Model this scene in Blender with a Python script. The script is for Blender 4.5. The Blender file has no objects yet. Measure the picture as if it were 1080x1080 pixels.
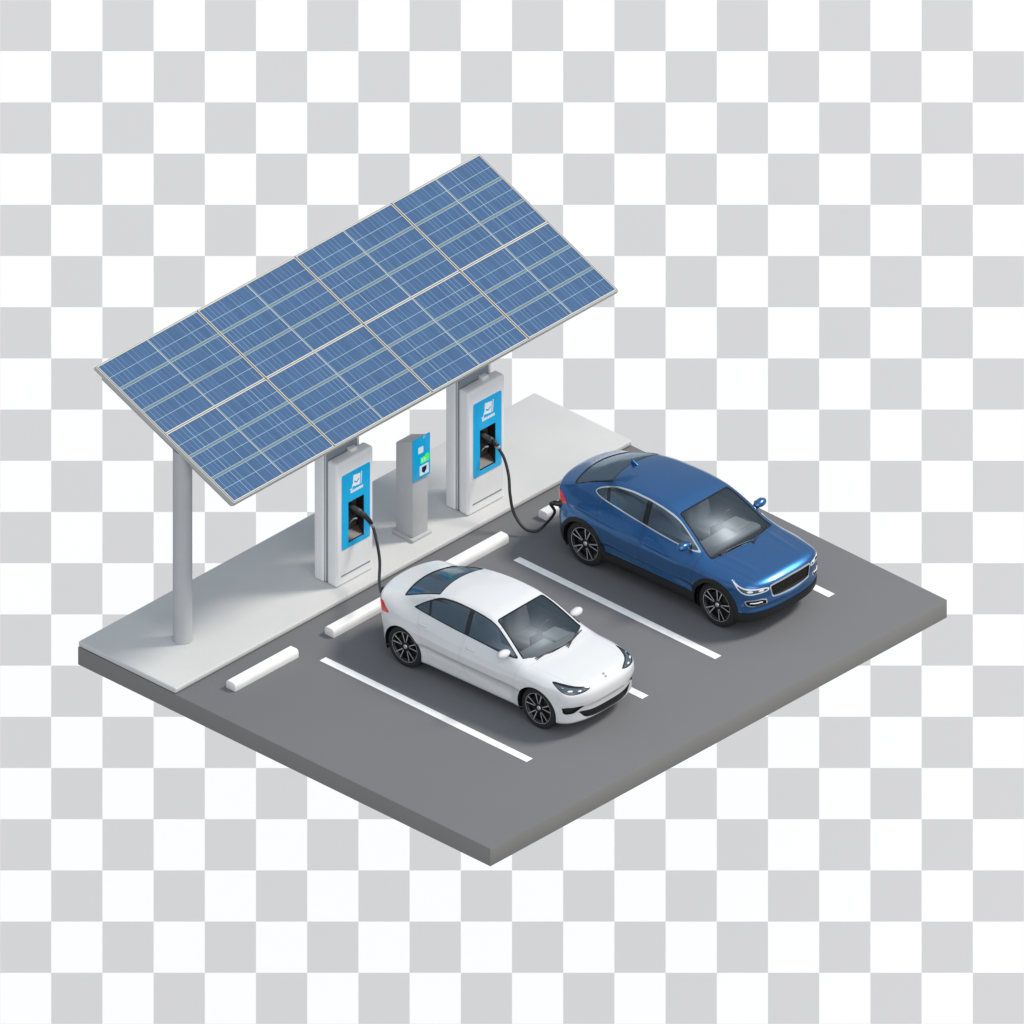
import bpy, bmesh, math, random
import numpy as np
from mathutils import Vector, Matrix
random.seed(4)
PI = math.pi
COL = bpy.context.scene.collection
SC = bpy.context.scene

# ------------------------------------------------------------------ camera frame (isometric)
AZ = math.radians(43.47); EL = math.radians(31.13)
R_ = Vector((math.cos(AZ), math.sin(AZ), 0))
U_ = Vector((-math.sin(AZ)*math.sin(EL), math.cos(AZ)*math.sin(EL), math.cos(EL)))
B_ = R_.cross(U_)
VIEW_W = 1080/69.0

# ------------------------------------------------------------------ materials
MATS = {}
def new_mat(name):
    m = bpy.data.materials.new(name); m.use_nodes = True
    MATS[name] = m
    return m, m.node_tree.nodes, m.node_tree.links, m.node_tree.nodes['Principled BSDF']
def mat(name, col, rough=.5, metal=0, coat=0, noise=None, bump=0, spec=.5, emit=None):
    """noise = (scale, amount): value variation of the surface; bump = strength"""
    m, n, l, p = new_mat(name)
    c = (*col, 1)
    p.inputs['Base Color'].default_value = c
    p.inputs['Roughness'].default_value = rough
    p.inputs['Metallic'].default_value = metal
    p.inputs['Coat Weight'].default_value = coat
    p.inputs['Coat Roughness'].default_value = .04
    p.inputs['Specular IOR Level'].default_value = spec
    if emit:
        p.inputs['Emission Color'].default_value = c
        p.inputs['Emission Strength'].default_value = emit
    sc, am = noise if noise else (6, .03)
    tc = n.new('ShaderNodeTexCoord'); nz = n.new('ShaderNodeTexNoise')
    nz.inputs['Scale'].default_value = sc; nz.inputs['Detail'].default_value = 6
    l.new(tc.outputs['Object'], nz.inputs['Vector'])
    hs = n.new('ShaderNodeHueSaturation'); hs.inputs['Color'].default_value = c
    mr = n.new('ShaderNodeMapRange')
    mr.inputs['From Min'].default_value = .3; mr.inputs['From Max'].default_value = .7
    mr.inputs['To Min'].default_value = 1-am; mr.inputs['To Max'].default_value = 1+am
    l.new(nz.outputs['Fac'], mr.inputs['Value']); l.new(mr.outputs['Result'], hs.inputs['Value'])
    l.new(hs.outputs['Color'], p.inputs['Base Color'])
    if bump:
        b = n.new('ShaderNodeBump'); b.inputs['Strength'].default_value = bump; b.inputs['Distance'].default_value = .004
        n2 = n.new('ShaderNodeTexNoise'); n2.inputs['Scale'].default_value = 90; n2.inputs['Detail'].default_value = 3
        l.new(tc.outputs['Object'], n2.inputs['Vector'])
        l.new(n2.outputs['Fac'], b.inputs['Height']); l.new(b.outputs['Normal'], p.inputs['Normal'])
    return m

mat('asphalt', (.150,.152,.160), .85, noise=(.35,.035), bump=.5)
mat('asphalt_edge', (.19,.187,.18), .8, noise=(1,.03), bump=.3)
mat('concrete', (.54,.545,.54), .8, noise=(.9,.035), bump=.25)
mat('kerb_concrete', (.70,.71,.71), .75, noise=(2,.03), bump=.2)
mat('line_paint', (.88,.88,.88), .6, noise=(8,.05), bump=.2)
mat('stop_concrete', (.84,.84,.83), .65, noise=(5,.04), bump=.3)
mat('steel_grey', (.43,.44,.45), .42, noise=(3,.03))
mat('alu', (.50,.49,.45), .4, metal=.3)
mat('alu_frame', (.46,.47,.45), .4, metal=.2)
mat('white_powder', (.84,.84,.84), .35, noise=(3,.015))
mat('gap_grey', (.24,.27,.31), .5)
mat('cyan', (.0,.44,.82), .3, coat=.3)
mat('logo_white', (.9,.93,.95), .4)
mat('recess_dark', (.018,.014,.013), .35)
mat('recess_brown', (.06,.045,.04), .4)
mat('black_plastic', (.012,.012,.013), .42)
mat('rubber', (.014,.014,.015), .75, bump=.2)
mat('cable_rubber', (.012,.012,.013), .4)
mat('kiosk_grey', (.47,.48,.49), .45, noise=(4,.02))
mat('kiosk_plinth', (.46,.47,.48), .5, noise=(4,.03))
mat('lcd_green', (.06,.75,.12), .4, emit=.35)
mat('lcd_dark', (.01,.012,.05), .3)
mat('lcd_pale', (.70,.88,.96), .3)
mat('silver', (.75,.76,.78), .22, metal=1)
mat('rim_silver', (.74,.75,.77), .28, metal=.75)
mat('rim_black', (.012,.012,.013), .35)
mat('chrome', (.88,.88,.88), .12, metal=.9)
mat('gloss_black', (.008,.009,.010), .12, coat=.4)
mat('cladding', (.008,.008,.009), .5, bump=.15)
mat('shutline', (.46,.48,.50), .6)
mat('shutline_blue', (.006,.014,.04), .6)
mat('seat_beige', (.52,.46,.40), .7)
mat('seat_grey', (.46,.44,.42), .7)
mat('dash_grey', (.33,.31,.29), .65)
mat('cabin_dark', (.05,.055,.06), .8)
mat('red_lens', (.75,.012,.015), .12, coat=1)
mat('lamp_dark', (.07,.09,.115), .12, coat=1)
mat('lamp_clear', (.78,.82,.86), .1, coat=1)
mat('paint_white', (.68,.685,.69), .27, coat=.7, noise=(1,.003))
mat('panel_back', (.55,.56,.57), .5)
mat('grid_pale', (.23,.37,.46), .4)
mat('grid_white', (.52,.57,.60), .4)
mat('grid_gap', (.11,.15,.17), .5)
mat('grid_faint', (.095,.195,.345), .4)

# blue metallic paint
m, n, l, p = new_mat('paint_blue')
p.inputs['Base Color'].default_value = (.016,.085,.275,1)
p.inputs['Metallic'].default_value = .85; p.inputs['Roughness'].default_value = .30
p.inputs['Coat Weight'].default_value = 1; p.inputs['Coat Roughness'].default_value = .05
tc = n.new('ShaderNodeTexCoord'); nz = n.new('ShaderNodeTexNoise'); nz.inputs['Scale'].default_value = 350
l.new(tc.outputs['Object'], nz.inputs['Vector'])
cr = n.new('ShaderNodeValToRGB'); cr.color_ramp.elements[0].color = (.024,.13,.345,1); cr.color_ramp.elements[1].color = (.032,.155,.395,1)
cr.color_ramp.elements[0].position = .35; cr.color_ramp.elements[1].position = .7
l.new(nz.outputs['Fac'], cr.inputs['Fac']); l.new(cr.outputs['Color'], p.inputs['Base Color'])

# solar cells: blue silicon with streaks running down the slope (object x) and a slow grain
m, n, l, p = new_mat('solar_cells')
p.inputs['Roughness'].default_value = .3; p.inputs['Coat Weight'].default_value = .25
tc = n.new('ShaderNodeTexCoord'); mp = n.new('ShaderNodeMapping'); mp.inputs['Scale'].default_value = (1.4, 20, 1)
l.new(tc.outputs['Object'], mp.inputs['Vector'])
nz = n.new('ShaderNodeTexNoise'); nz.inputs['Scale'].default_value = 1.0; nz.inputs['Detail'].default_value = 3
l.new(mp.outputs['Vector'], nz.inputs['Vector'])
cr = n.new('ShaderNodeValToRGB'); e = cr.color_ramp.elements
e[0].position = .32; e[0].color = (.020,.070,.17,1); e[1].position = .72; e[1].color = (.036,.108,.24,1)
l.new(nz.outputs['Fac'], cr.inputs['Fac']); l.new(cr.outputs['Color'], p.inputs['Base Color'])

def glass_mat(name, tint, refl, fac0, rough):   # tinted see-through pane with a soft mirror
    m = bpy.data.materials.new(name); m.use_nodes = True; MATS[name] = m
    n, l = m.node_tree.nodes, m.node_tree.links
    n.remove(n['Principled BSDF'])
    out = n['Material Output']
    tr = n.new('ShaderNodeBsdfTransparent'); tr.inputs['Color'].default_value = (*tint, 1)
    gl = n.new('ShaderNodeBsdfGlossy'); gl.inputs['Roughness'].default_value = rough
    gl.inputs['Color'].default_value = (*refl, 1)
    df = n.new('ShaderNodeBsdfDiffuse'); df.inputs['Color'].default_value = (.20,.28,.36,1)
    lw = n.new('ShaderNodeLayerWeight'); lw.inputs['Blend'].default_value = .35
    mr = n.new('ShaderNodeMapRange'); mr.inputs['To Min'].default_value = fac0; mr.inputs['To Max'].default_value = 1
    l.new(lw.outputs['Fresnel'], mr.inputs['Value'])
    m0 = n.new('ShaderNodeMixShader'); m0.inputs['Fac'].default_value = .08
    l.new(tr.outputs[0], m0.inputs[1]); l.new(df.outputs[0], m0.inputs[2])
    m1 = n.new('ShaderNodeMixShader')
    l.new(mr.outputs['Result'], m1.inputs['Fac']); l.new(m0.outputs[0], m1.inputs[1]); l.new(gl.outputs[0], m1.inputs[2])
    l.new(m1.outputs[0], out.inputs['Surface'])
glass_mat('glass_front', (.74,.80,.86), (.42,.48,.55), .05, .26)
glass_mat('glass_side', (.28,.34,.40), (.7,.85,1), .12, .12)

# ------------------------------------------------------------------ object helpers
def tag(o, label=None, cat=None, group=None, kind=None):
    if label: o['label'] = label
    if cat: o['category'] = cat
    if group: o['group'] = group
    if kind: o['kind'] = kind
    return o
def empty(name, loc=(0,0,0), rz=0):
    o = bpy.data.objects.new(name, None); COL.objects.link(o)
    o.location = loc; o.rotation_euler = (0,0,rz); o.empty_display_size = .2
    return o
class MB:
    """collects shapes of one mesh; every shape gets a material name"""
    def __init__(s): s.v = []; s.f = []; s.m = []; s.sm = []; s.mats = []
    def mi(s, m):
        if m not in s.mats: s.mats.append(m)
        return s.mats.index(m)
    def add(s, vs, fs, m, smooth=False):
        o = len(s.v); s.v += [tuple(v) for v in vs]; k = s.mi(m)
        for f in fs: s.f.append(tuple(i+o for i in f)); s.m.append(k); s.sm.append(smooth)
        return s
    def addbm(s, bm, m, smooth=False, M=None):
        bm.verts.ensure_lookup_table()
        vs = [(M @ v.co if M else v.co.copy()) for v in bm.verts]
        for i, v in enumerate(bm.verts): v.index = i
        s.add(vs, [[v.index for v in f.verts] for f in bm.faces], m, smooth); bm.free(); return s
    def box(s, x0, x1, y0, y1, z0, z1, m, bev=0, seg=2, M=None, taper=None):
        bm = bmesh.new(); bmesh.ops.create_cube(bm, size=1)
        for v in bm.verts:
            v.co = Vector((x0 if v.co.x < 0 else x1, y0 if v.co.y < 0 else y1, z0 if v.co.z < 0 else z1))
        if bev: bmesh.ops.bevel(bm, geom=list(bm.edges), offset=bev, segments=seg, profile=.5, affect='EDGES')
        return s.addbm(bm, m, bev > 0, M)
    def prism(s, poly, axis, a, b, m, bev=0, M=None, smooth=False):
        """poly in the two remaining axes (cyclic order), extruded along axis from a to b"""
        bm = bmesh.new(); n = len(poly)
        def P(p, t):
            return {'x': (t, p[0], p[1]), 'y': (p[0], t, p[1]), 'z': (p[0], p[1], t)}[axis]
        va = [bm.verts.new(P(p, a)) for p in poly]; vb = [bm.verts.new(P(p, b)) for p in poly]
        bm.faces.new(va); bm.faces.new(vb[::-1])
        for i in range(n): bm.faces.new((va[i], vb[i], vb[(i+1) % n], va[(i+1) % n]))
        bmesh.ops.recalc_face_normals(bm, faces=bm.faces)
        if bev: bmesh.ops.bevel(bm, geom=list(bm.edges), offset=bev, segments=2, profile=.5, affect='EDGES')
        return s.addbm(bm, m, smooth or bev > 0, M)
    def tube(s, pts, r, m, seg=12, caps=True):
        pts = [Vector(p) for p in pts]; n = len(pts)
        rs = r if isinstance(r, (list, tuple)) else [r]*n
        vs, fs = [], []
        T = [(pts[min(i+1, n-1)]-pts[max(i-1, 0)]).normalized() for i in range(n)]
        up = Vector((0,0,1)) if abs(T[0].z) < .9 else Vector((1,0,0))
        N = (up - T[0]*up.dot(T[0])).normalized()
        for i in range(n):
            N = (N - T[i]*N.dot(T[i])).normalized(); Bn = T[i].cross(N)
            for k in range(seg):
                a = 2*PI*k/seg
                vs.append(pts[i] + (N*math.cos(a) + Bn*math.sin(a))*rs[i])
        for i in range(n-1):
            for k in range(seg):
                k2 = (k+1) % seg
                fs.append((i*seg+k, i*seg+k2, (i+1)*seg+k2, (i+1)*seg+k))
        if caps: fs.append(tuple(range(seg))[::-1]); fs.append(tuple((n-1)*seg+k for k in range(seg)))
        return s.add(vs, fs, m, True)
    def lathe(s, prof, m, seg=48, axis='y', c=(0,0,0), close=False):
        """prof = [(radius, along-axis)]"""
        vs, fs = [], []; n = len(prof)
        for k in range(seg):
            a = 2*PI*k/seg; ca, sa = math.cos(a), math.sin(a)
            for r, t in prof:
                if axis == 'y': vs.append((c[0]+r*ca, c[1]+t, c[2]+r*sa))
                elif axis == 'z': vs.append((c[0]+r*ca, c[1]+r*sa, c[2]+t))
                else: vs.append((c[0]+t, c[1]+r*ca, c[2]+r*sa))
        for k in range(seg):
            k2 = (k+1) % seg
            for i in range(n-1 + (1 if close else 0)):
                j = (i+1) % n
                fs.append((k*n+i, k*n+j, k2*n+j, k2*n+i))
        return s.add(vs, fs, m, True)
    def build(s, name, parent=None, auto=35, loc=None, rot=None):
        me = bpy.data.meshes.new(name); me.from_pydata(s.v, [], s.f)
        for mm in s.mats: me.materials.append(MATS[mm])
        me.polygons.foreach_set('material_index', s.m)
        bm = bmesh.new(); bm.from_mesh(me); bmesh.ops.recalc_face_normals(bm, faces=bm.faces); bm.to_mesh(me); bm.free()
        me.polygons.foreach_set('use_smooth', s.sm)
        me.set_sharp_from_angle(angle=math.radians(auto))
        me.update()
        o = bpy.data.objects.new(name, me); COL.objects.link(o)
        if parent: o.parent = parent
        if loc: o.location = loc
        if rot: o.rotation_euler = rot
        return o
def rrect(x0, x1, y0, y1, r, n=5):
    out = []
    for cx, cy, a0 in ((x1-r, y1-r, 0), (x0+r, y1-r, 90), (x0+r, y0+r, 180), (x1-r, y0+r, 270)):
        for i in range(n+1):
            a = math.radians(a0 + 90*i/n); out.append((cx+r*math.cos(a), cy+r*math.sin(a)))
    return out
def spline(pts, n=10):
    pts = [Vector(p) for p in pts]; out = []
    P = [2*pts[0]-pts[1]] + pts + [2*pts[-1]-pts[-2]]
    for i in range(1, len(P)-2):
        for k in range(n):
            t = k/n
            out.append(.5*((2*P[i]) + (P[i+1]-P[i-1])*t + (2*P[i-1]-5*P[i]+4*P[i+1]-P[i+2])*t*t + (3*P[i]-P[i-1]-3*P[i+1]+P[i+2])*t**3))
    out.append(pts[-1]); return out

# ------------------------------------------------------------------ the setting
LX, LY, KX, PT = 8.69, 10.15, 2.06, .10
b = MB(); b.box(0, LX, 0, LY, -.32, 0, 'asphalt', bev=.012, seg=2)
g = b.build('ground'); tag(g, 'square slab of dark grey asphalt forming the parking lot', 'parking lot', kind='structure')
g.data.materials.append(MATS['asphalt_edge'])
for p_ in g.data.polygons:
    if abs(p_.normal.z) < .8: p_.material_index = 1
b = MB()
b.box(0.002, KX, .002, LY-.002, .004, PT, 'concrete', bev=.032, seg=4)
tag(b.build('pavement'), 'raised light grey concrete pavement with a pale kerb', 'pavement', kind='structure')
b = MB(); b.box(-14, 14, -14, 14, -.1, 0, 'logo_white')
bd = b.build('backdrop'); tag(bd, 'flat backdrop board of white and pale grey squares', 'backdrop', kind='structure')
m, n, l, p = new_mat('checker')
SQ = 54/69.0
tc = n.new('ShaderNodeTexCoord'); ck = n.new('ShaderNodeTexChecker'); ck.inputs['Scale'].default_value = 1/SQ
mp = n.new('ShaderNodeMapping'); mp.inputs['Location'].default_value = (0, 0, .3)
l.new(tc.outputs['Object'], mp.inputs['Vector']); l.new(mp.outputs['Vector'], ck.inputs['Vector'])
GREYSQ = .66
ck.inputs['Color1'].default_value = (.672,.656,.648,1); ck.inputs['Color2'].default_value = (1,.985,.97,1)
l.new(ck.outputs['Color'], p.inputs['Base Color']); p.inputs['Roughness'].default_value = 1; p.inputs['Specular IOR Level'].default_value = 0
bd.data.materials.clear(); bd.data.materials.append(m)
ctr = R_*((540-82)/69.0) + U_*((682-540)/69.0)
rotM = Matrix((R_, U_, B_)).transposed()
bd.matrix_world = Matrix.Translation(ctr - B_*24) @ rotM.to_4x4()

# parking lines
LINES = [(2.31, 'long white line left of the white car, nearest the slab corner', 2.97),
         (4.88, 'white line whose short tip shows past the nose of the white car', 3.0),
         (6.50, 'white line in the gap between the two cars', 3.08),
         (9.02, 'white line peeking out in front of the blue car', 3.1)]
for y, lab, x0 in LINES:
    b = MB(); bm = bmesh.new()
    vs = [bm.verts.new(q) for q in ((x0, y-.07, .004), (7.33, y-.07, .004), (7.33, y+.07, .004), (x0, y+.07, .004))]
    bm.faces.new(vs); b.addbm(bm, 'line_paint')
    tag(b.build('parking_line'), lab, 'parking line', 'white parking bay lines', 'structure')

# wheel stops
def wheel_stop(x, y0, y1, label):
    prof = [(-.10,0),(.10,0),(.10,.085),(.088,.125),(.062,.145),(-.062,.145),(-.088,.125),(-.10,.085)]
    b = MB(); b.prism(prof, 'y', 0, y1-y0, 'stop_concrete', bev=.007)
    tag(b.build('wheel_stop', loc=(x, y0, .001)), label, 'wheel stop', 'concrete wheel stops')
wheel_stop(2.575, .68, 2.09, 'free standing white wheel stop in the empty bay at the left')
wheel_stop(2.575, 2.87, 4.35, 'white wheel stop with its left end showing behind the white car tail')
wheel_stop(2.575, 5.25, 6.76, 'white wheel stop showing between the white car roof and the kerb')
wheel_stop(2.575, 7.62, 9.20, 'white wheel stop mostly hidden behind the tail of the blue car')

# ------------------------------------------------------------------ solar canopy
can = empty('solar_canopy', (1.136, 1.13, PT))
tag(can, 'tilted roof of blue solar panels over the chargers, on a round grey post', 'solar canopy')
PXL, PZL, DX, DZ = -.56, 4.33, 2.906, -1.215          # upper edge and the run down the slope
Y0, PLEN = 1.0, 8.47
SL = math.hypot(DX, DZ); TA = math.atan2(-DZ, DX)
def onpanel(x): return PZL + (x-PXL)*DZ/DX
def child(o): o.location = Vector(o.location) - can.location; o.parent = can; return o
b = MB(); h = onpanel(1.136)-PT-.12
b.lathe([(0,0),(.155,0),(.155,.02),(.15,.03),(.15,h),(0,h)], 'steel_grey', 40, 'z')
b.build('post', can)
PM = Matrix.Translation((PXL, Y0, PZL)) @ Matrix.Rotation(TA, 4, 'Y') @ Matrix.Rotation(math.radians(.75), 4, 'X')   # local x down the slope, y along
def inpanel(o):
    o.parent = can; o.matrix_local = Matrix.Translation(-can.location) @ PM; return o
PY = [0, .263*PLEN, .518*PLEN, .7695*PLEN, PLEN]; PH = SL/2
for x in (.25, 1.2, 2.1, 2.85):
    b = MB(); b.box(x-.04, x+.04, .06, PLEN-.06, -.16, -.052, 'steel_grey'); inpanel(b.build('purlin'))
for i in (1, 2, 3):
    b = MB(); b.box(.02, SL-.02, PY[i]-.035, PY[i]+.035, -.0515, -.0505, 'gap_grey'); inpanel(b.build('gap_shade_strip'))  # added dark sheet, paints the shadow line in the gaps between panel columns
for y in (.18, 3.25, 6.18, 8.2):
    b = MB(); b.box(.1, SL-.1, y-.05, y+.05, -.28, -.162, 'steel_grey'); inpanel(b.build('rafter'))
rng = random.Random(11)
for i in range(4):
    for j in range(2):
        gx = .006; 
        x0, x1 = j*PH+gx, (j+1)*PH-gx; y0, y1 = PY[i]+.013, PY[i+1]-.013
        w, hh = x1-x0, y1-y0
        b = MB(); fr = .018; fy_ = .013
        # frame: rim of four bars and a backing sheet
        b.box(0, w, 0, fy_, -.05, 0, 'alu'); b.box(0, w, hh-fy_, hh, -.05, 0, 'alu')
        b.box(0, fr, fy_, hh-fy_, -.05, 0, 'alu'); b.box(w-fr, w, fy_, hh-fy_, -.05, 0, 'alu')
        b.box(fr, w-fr, fy_, hh-fy_, -.04, -.010, 'panel_back')
        f = b.build('solar_panel'); f.parent = can
        f.matrix_local = Matrix.Translation(-can.location) @ PM @ Matrix.Translation((x0, y0, 0))
        c = MB(); c.box(fr+.001, w-fr-.001, fy_+.001, hh-fy_-.001, -.009, -.006, 'solar_cells')
        cw, ch = w-2*fr, hh-2*fy_
        def strip(xa, xb, ya, yb, m, z): c.box(xa, xb, ya, yb, -.0055, z, m)
        z1_, z2_, z3_ = -.0045, -.0038, -.003
        for k in range(1, 24):                                   # busbars down the slope
            yy = fy_ + ch*k/24
            if k == 12: continue
            if k % 4 == 0: strip(fr+.002, w-fr-.002, yy-.005, yy+.005, 'grid_pale' if rng.random() < .3 else 'grid_faint', z1_)
            elif rng.random() < .75:
                yy += rng.uniform(-.012, .012); q_ = rng.uniform(.002, .007); strip(fr+.002, w-fr-.002, yy-q_, yy+q_, 'grid_faint', z1_)
        for k in range(1, 6):                                    # across
            xx = fr + cw*k/6
            if k % 2: strip(xx-.0045, xx+.0045, fy_+.002, hh-fy_-.002, 'grid_pale', z2_)
            else:
                strip(xx-.018, xx+.018, fy_+.002, hh-fy_-.002, 'grid_gap', z2_-.0003)
                for d in (-.024, .024): strip(xx+d-.005, xx+d+.005, fy_+.002, hh-fy_-.002, 'grid_pale', z2_)
        strip(fr+.002, w-fr-.002, hh/2-.018, hh/2-.009, 'grid_white', z3_)
        strip(fr+.002, w-fr-.002, hh/2+.011, hh/2+.017, 'grid_pale', z3_)
        strip(fr+.002, w-fr-.002, hh/2-.009, hh/2+.011, 'grid_gap', z3_-.0003)
        c.build('solar_cells', f)
# edge channel below the panel rim
b = MB(); b.box(-.012, SL+.012, -.014, -.001, -.075, -.003, 'alu_frame'); b.box(-.012, SL+.012, PLEN+.001, PLEN+.014, -.075, -.003, 'alu_frame')
b.box(SL+.001, SL+.014, -.001, PLEN+.001, -.075, -.003, 'alu_frame'); b.box(-.014, -.001, -.001, PLEN+.001, -.075, -.003, 'alu_frame')
inpanel(b.build('edge_channel'))

# ------------------------------------------------------------------ chargers
CW, CZ = .82, 2.2     # width, height of the front slab
def make_charger(y, label):
    t = empty('charging_station', (1.81, y, PT)); tag(t, label, 'EV charger', 'white chargers under the solar canopy')
    topz = lambda x: onpanel(1.81+x)-PT-.30
    b = MB()   # front housing with the recess left open : built as a ring round it
    ry0, ry1, rz0, rz1 = .25, .60, .71, 1.435
    bm = bmesh.new(); bmesh.ops.create_cube(bm, size=1)
    for v in bm.verts: v.co = Vector((-.21 if v.co.x < 0 else 0, 0 if v.co.y < 0 else CW, 0.0 if v.co.z < 0 else CZ))
    bmesh.ops.bevel(bm, geom=[e for e in bm.edges], offset=.045, segments=5, profile=.5, affect='EDGES')
    b.addbm(bm, 'white_powder', True)
    hs = b.build('housing', t)
    # recess cut with a boolean
    cb = MB(); cb.box(-.16, .2, ry0, ry1, rz0, rz1, 'recess_dark'); co = cb.build('cutter')
    md = hs.modifiers.new('b', 'BOOLEAN'); md.object = co; md.operation = 'DIFFERENCE'; md.solver = 'EXACT'
    hs.location = (0,0,0); bpy.context.view_layer.update()
    tmp = t.location.copy(); t.location = (0,0,0); bpy.context.view_layer.update()
    me = bpy.data.meshes.new_from_object(hs.evaluated_get(bpy.context.evaluated_depsgraph_get()))
    hs.modifiers.clear(); hs.data = me; t.location = tmp
    bpy.data.objects.remove(co)
    while len(me.materials) < 2: me.materials.append(None)
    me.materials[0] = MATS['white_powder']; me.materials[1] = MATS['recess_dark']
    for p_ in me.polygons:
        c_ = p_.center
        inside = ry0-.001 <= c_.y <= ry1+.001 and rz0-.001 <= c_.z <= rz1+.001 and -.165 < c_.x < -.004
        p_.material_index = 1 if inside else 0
    me.set_sharp_from_angle(angle=math.radians(30))
    b = MB(); b.box(-.29, -.208, .03, CW-.14, -.0, topz(-.25), 'gap_grey', bev=.01)
    b.box(-.262, -.250, .022, .032, .02, topz(-.25)-.05, 'white_powder')
    b.build('spine', t)
    b = MB(); b.box(-.48, -.288, 0.0, CW, -.0, topz(-.48), 'white_powder', bev=.03, seg=4); b.build('rear_column', t)
    b = MB(); b.box(-.207, -.11, .44, .58, CZ-.02, CZ+.05, 'white_powder', bev=.01); b.build('bracket', t)
    # blue face, frame shaped around the recess
    outer = (.113, .732, .63, 1.955)
    bl = MB(); xf0, xf1 = -.001, .010
    O = rrect(*outer, .03)
    bm = bmesh.new()
    vo = [bm.verts.new((xf1, p[0], p[1])) for p in O]
    inn = [(ry1, rz1), (ry0, rz1), (ry0, rz0), (ry1, rz0)]
    vi = [bm.verts.new((xf1, *p)) for p in inn]
    q = 6
    for k in range(4):
        seg = [vo[(k*q+i) % 24] for i in range(q)]
        seg_next = vo[((k+1)*q) % 24]
        for a in range(q-1): bm.faces.new((vi[k], seg[a], seg[a+1]))
        bm.faces.new((vi[k], seg[q-1], seg_next, vi[(k+1) % 4]))
    fo = [bm.verts.new((xf0, p[0], p[1])) for p in O]; fi = [bm.verts.new((xf0, *p)) for p in inn]
    for k in range(24): bm.faces.new((vo[k], fo[k], fo[(k+1) % 24], vo[(k+1) % 24]))
    for k in range(4): bm.faces.new((vi[k], vi[(k+1) % 4], fi[(k+1) % 4], fi[k]))
    bl.addbm(bm, 'cyan'); fp = bl.build('front_panel', t)
    # emblem: white sheet shape with swoosh, underline lettering as small blocks
    lg = MB()
    lg.prism([(.345,1.68),(.50,1.66),(.515,1.855),(.36,1.875)], 'x', .0105, .0135, 'logo_white')
    lg.prism([(.375,1.745),(.43,1.715),(.49,1.76),(.485,1.785),(.43,1.745),(.38,1.77)], 'x', .0137, .0150, 'cyan')
    lg.prism([(.52,1.66),(.535,1.66),(.55,1.875),(.535,1.875)], 'x', .0105, .0135, 'logo_white')
    lg.prism([(.285,1.635),(.33,1.63),(.35,1.72),(.335,1.72),(.325,1.65),(.285,1.655)], 'x', .0105, .0135, 'logo_white')
    lg.build('emblem', fp)
    lt = MB(); yy = .30
    for wd in (.03,.02,.028,.018,.03,.024,.03,.018,.02):
        lt.box(.0105, .013, yy, yy+wd, 1.575, 1.575+.045, 'logo_white'); yy += wd+.007
    lt.build('lettering', fp)
    # recess interior
    b = MB(); b.box(-.158, -.13, ry0+.02, ry1-.02, rz0+.03, rz1-.03, 'recess_brown', bev=.01)
    b.prism([(-.155, rz0+.005), (-.01, rz0+.005), (-.01, rz0+.02), (-.12, rz0+.12), (-.155, rz0+.12)], 'y', ry0+.005, ry1-.005, 'recess_brown')
    b.lathe([(0,0),(.085,0),(.085,.05),(.06,.06),(.06,.03),(0,.03)], 'black_plastic', 32, 'x', (-.128, .425, 1.17))
    b.build('holster', t)
    # lower groove
    b = MB(); b.box(-.003, .004, .10, .74, .16, .185, 'gap_grey'); b.build('groove', t)
    # spine plinth
    b = MB(); b.box(-.46, -.03, .03, CW-.03, -.001, .02, 'gap_grey'); b.build('foot', t)
    return t
CH1, CH2 = 3.843, 6.765
make_charger(CH1, 'white charger with blue face nearest the round post, cable to the white car')
make_charger(CH2, 'white charger with blue face right of the grey kiosk, cable to the blue car')

# kiosk
t = empty('payment_kiosk', (1.737, 5.61, PT)); tag(t, 'slim grey payment kiosk with blue screen between the two chargers', 'kiosk')
b = MB(); b.box(-.435, 0, 0, .43, 0, .055, 'kiosk_plinth', bev=.012); b.build('plinth', t)
b = MB(); b.prism([(-.40,.055),(-.045,.055),(-.045,1.78),(-.40,1.63)], 'y', .045, .385, 'kiosk_grey', bev=.012); b.build('cabinet', t)
b = MB(); b.prism([(-.046, 1.06), (-.022, 1.06), (-.022, 1.80), (-.046, 1.80)], 'y', .035, .415, 'cyan', bev=.008); sp = b.build('screen_panel', t)
b = MB(); b.prism(rrect(.145,.255,1.52,1.63,.012), 'x', -.0215, -.018, 'logo_white')
b.prism([(.16,1.53),(.20,1.53),(.20,1.55),(.16,1.55)], 'x', -.0178, -.0172, 'lcd_pale'); b.build('card_reader', sp)
b = MB()
b.prism(rrect(.195,.385,1.325,1.435,.02), 'x', -.0215, -.019, 'lcd_green')
b.prism([(.285,1.41),(.40,1.41),(.36,1.47),(.30,1.46)], 'x', -.0212, -.0192, 'lcd_green')
b.prism(rrect(.22,.25,1.35,1.41,.005), 'x', -.0188, -.018, 'lcd_pale'); b.prism(rrect(.27,.30,1.35,1.41,.005), 'x', -.0188, -.018, 'lcd_pale')
b.build('display', sp)
b = MB(); b.prism(rrect(.175,.375,1.115,1.29,.012), 'x', -.0215, -.0185, 'lcd_pale')
b.prism([(.225,1.26),(.325,1.26),(.325,1.20),(.275,1.14),(.225,1.18)], 'x', -.0183, -.016, 'lcd_dark'); b.build('contactless_pad', sp)

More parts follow.
